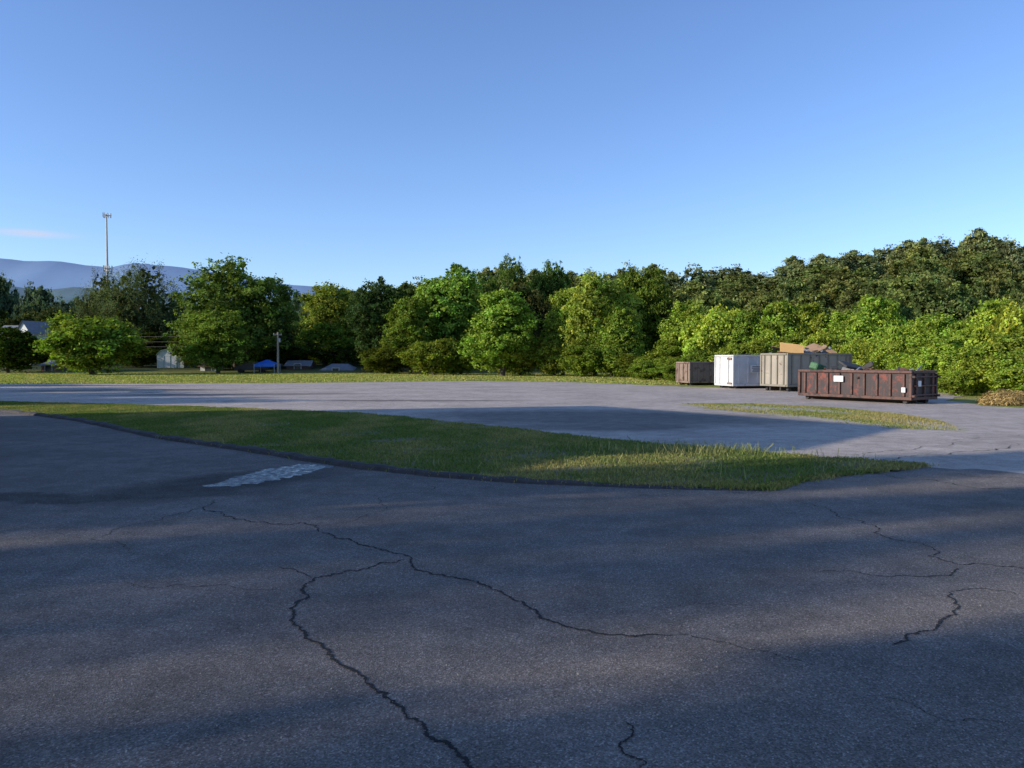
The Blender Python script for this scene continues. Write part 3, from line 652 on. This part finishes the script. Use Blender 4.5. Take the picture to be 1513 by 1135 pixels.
# ---------------- unseen brick building left of the viewpoint, footprint shaped for its shadow ----------------
L=28.0; Hb=L*math.tan(EL)
q=[np.array(v)-L*np.array(SD) for v in((3.5,33.4),(11.2,22.9),(6.2,17.3),(1.4,15.9),(-.6,12.7),(-9,17.5),(-6,31))]
NQ=len(q)
root=empty('brick_building',(0,0,0))
mb=MB()
for i in range(NQ):
    a_,c_=q[i],q[(i+1)%NQ]; mb.poly([(c_[0],c_[1],0),(a_[0],a_[1],0),(a_[0],a_[1],Hb),(c_[0],c_[1],Hb)])
mb.make('walls',[M_brick],root)
mb=MB(); pq=[Vector((p_[0],p_[1],Hb-.4)) for p_ in q]
for t in tessellate_polygon([pq]): mb.poly([pq[i] for i in t])
mb.make('flat_roof',[M_shg],root)
mb=MB(); fr=MB(); ms=MB()
cen=sum(q)/NQ
for i in range(NQ):
    a_,c_=q[i],q[(i+1)%NQ]; d=c_-a_; l=np.hypot(*d); d=d/l; nr=np.array([d[1],-d[0]])
    if np.dot(nr,(a_+c_)/2-cen)<0: nr=-nr
    rz=math.atan2(d[1],d[0]); mid=(a_+c_)/2+nr*.03; ms.box((mid[0],mid[1],Hb-.1),(l-.1,.16,.25),rz=rz)
    nw=int(l/2.6)
    for k in range(nw):
        pt=a_+d*(l*(k+.5)/nw)+nr*.02
        for z in(1.7,4.6,7.3):
            if z<Hb-1: mb.box((pt[0],pt[1],z),(1.1,.05,1.5),rz=rz); ms.box((pt[0]+nr[0]*.05,pt[1]+nr[1]*.05,z-.82),(1.3,.16,.12),rz=rz); fr.box((pt[0]+nr[0]*.03,pt[1]+nr[1]*.03,z),(.06,.06,1.5),rz=rz); fr.box((pt[0]+nr[0]*.035,pt[1]+nr[1]*.035,z),(1.1,.06,.06),rz=rz)
mb.make('windows',[M_glass],root); fr.make('window_frames',[M_wht],root); ms.make('coping_and_sills',[simple('limestone',(.4,.38,.34),.8,.1,3)],root)
# ---------------- light ----------------
sun=bpy.data.lights.new('sun','SUN'); sun.energy=5.0; sun.angle=math.radians(.53); sun.color=(1,.92,.79)
so=bpy.data.objects.new('sun',sun); link(so)
dirv=Vector((SD[0]*math.cos(EL),SD[1]*math.cos(EL),-math.sin(EL))); so.rotation_euler=dirv.to_track_quat('-Z','Y').to_euler(); so.location=(-60,-20,40)
w=bpy.data.worlds.new('World'); sc.world=w; w.use_nodes=True; nt=w.node_tree; bg=nt.nodes['Background']
sk=nt.nodes.new('ShaderNodeTexSky'); sk.sky_type='NISHITA'; sk.sun_disc=False; sk.sun_elevation=EL; sk.sun_rotation=math.atan2(-SD[0],-SD[1])
sk.altitude=300; sk.air_density=1.0; sk.dust_density=.2; sk.ozone_density=2.0
skc=mix(nt,1,sk.outputs[0],(1.0,1.14,1.5),'MULTIPLY')
# thin wisp of cloud low in the west
tc=nt.nodes.new('ShaderNodeTexCoord'); gx,gy,gz=ray(45,345); d0=Vector((gx,gy,gz)).normalized()
vm=nt.nodes.new('ShaderNodeVectorMath'); vm.operation='SUBTRACT'; nt.links.new(tc.outputs['Generated'],vm.inputs[0]); vm.inputs[1].default_value=d0
mp=nt.nodes.new('ShaderNodeVectorMath'); mp.operation='MULTIPLY'; nt.links.new(vm.outputs[0],mp.inputs[0]); mp.inputs[1].default_value=(16,16,160)
ln=nt.nodes.new('ShaderNodeVectorMath'); ln.operation='LENGTH'; nt.links.new(mp.outputs[0],ln.inputs[0])
cr=ramp(nt,ln.outputs['Value'],[(0,1),(1,0)]); cr.color_ramp.interpolation='EASE'
mq=nt.nodes.new('ShaderNodeMapping'); mq.inputs['Scale'].default_value=(12,12,90); nt.links.new(tc.outputs['Generated'],mq.inputs[0]); cn=noise(nt,1,4,.6,mq.outputs[0])
cf_=nt.nodes.new('ShaderNodeMath'); cf_.operation='MULTIPLY'; nt.links.new(cr.outputs[0],cf_.inputs[0]); nt.links.new(cn.outputs[0],cf_.inputs[1])
skc=mix(nt,cf_.outputs[0],skc,(4.8,4.6,5.0))
nt.links.new(skc,bg.inputs[0]); bg.inputs[1].default_value=.15
# ---------------- camera ----------------
cam=bpy.data.cameras.new('camera'); co=bpy.data.objects.new('camera',cam); link(co); co.location=(0,0,CH); co.rotation_euler=(math.pi/2-PITCH,0,0)
cam.sensor_width=36; cam.lens=F/1513*36; cam.clip_end=30000; cam.clip_start=.05; sc.camera=co
sc.view_settings.view_transform='Standard'; sc.view_settings.look='None'; sc.view_settings.exposure=0
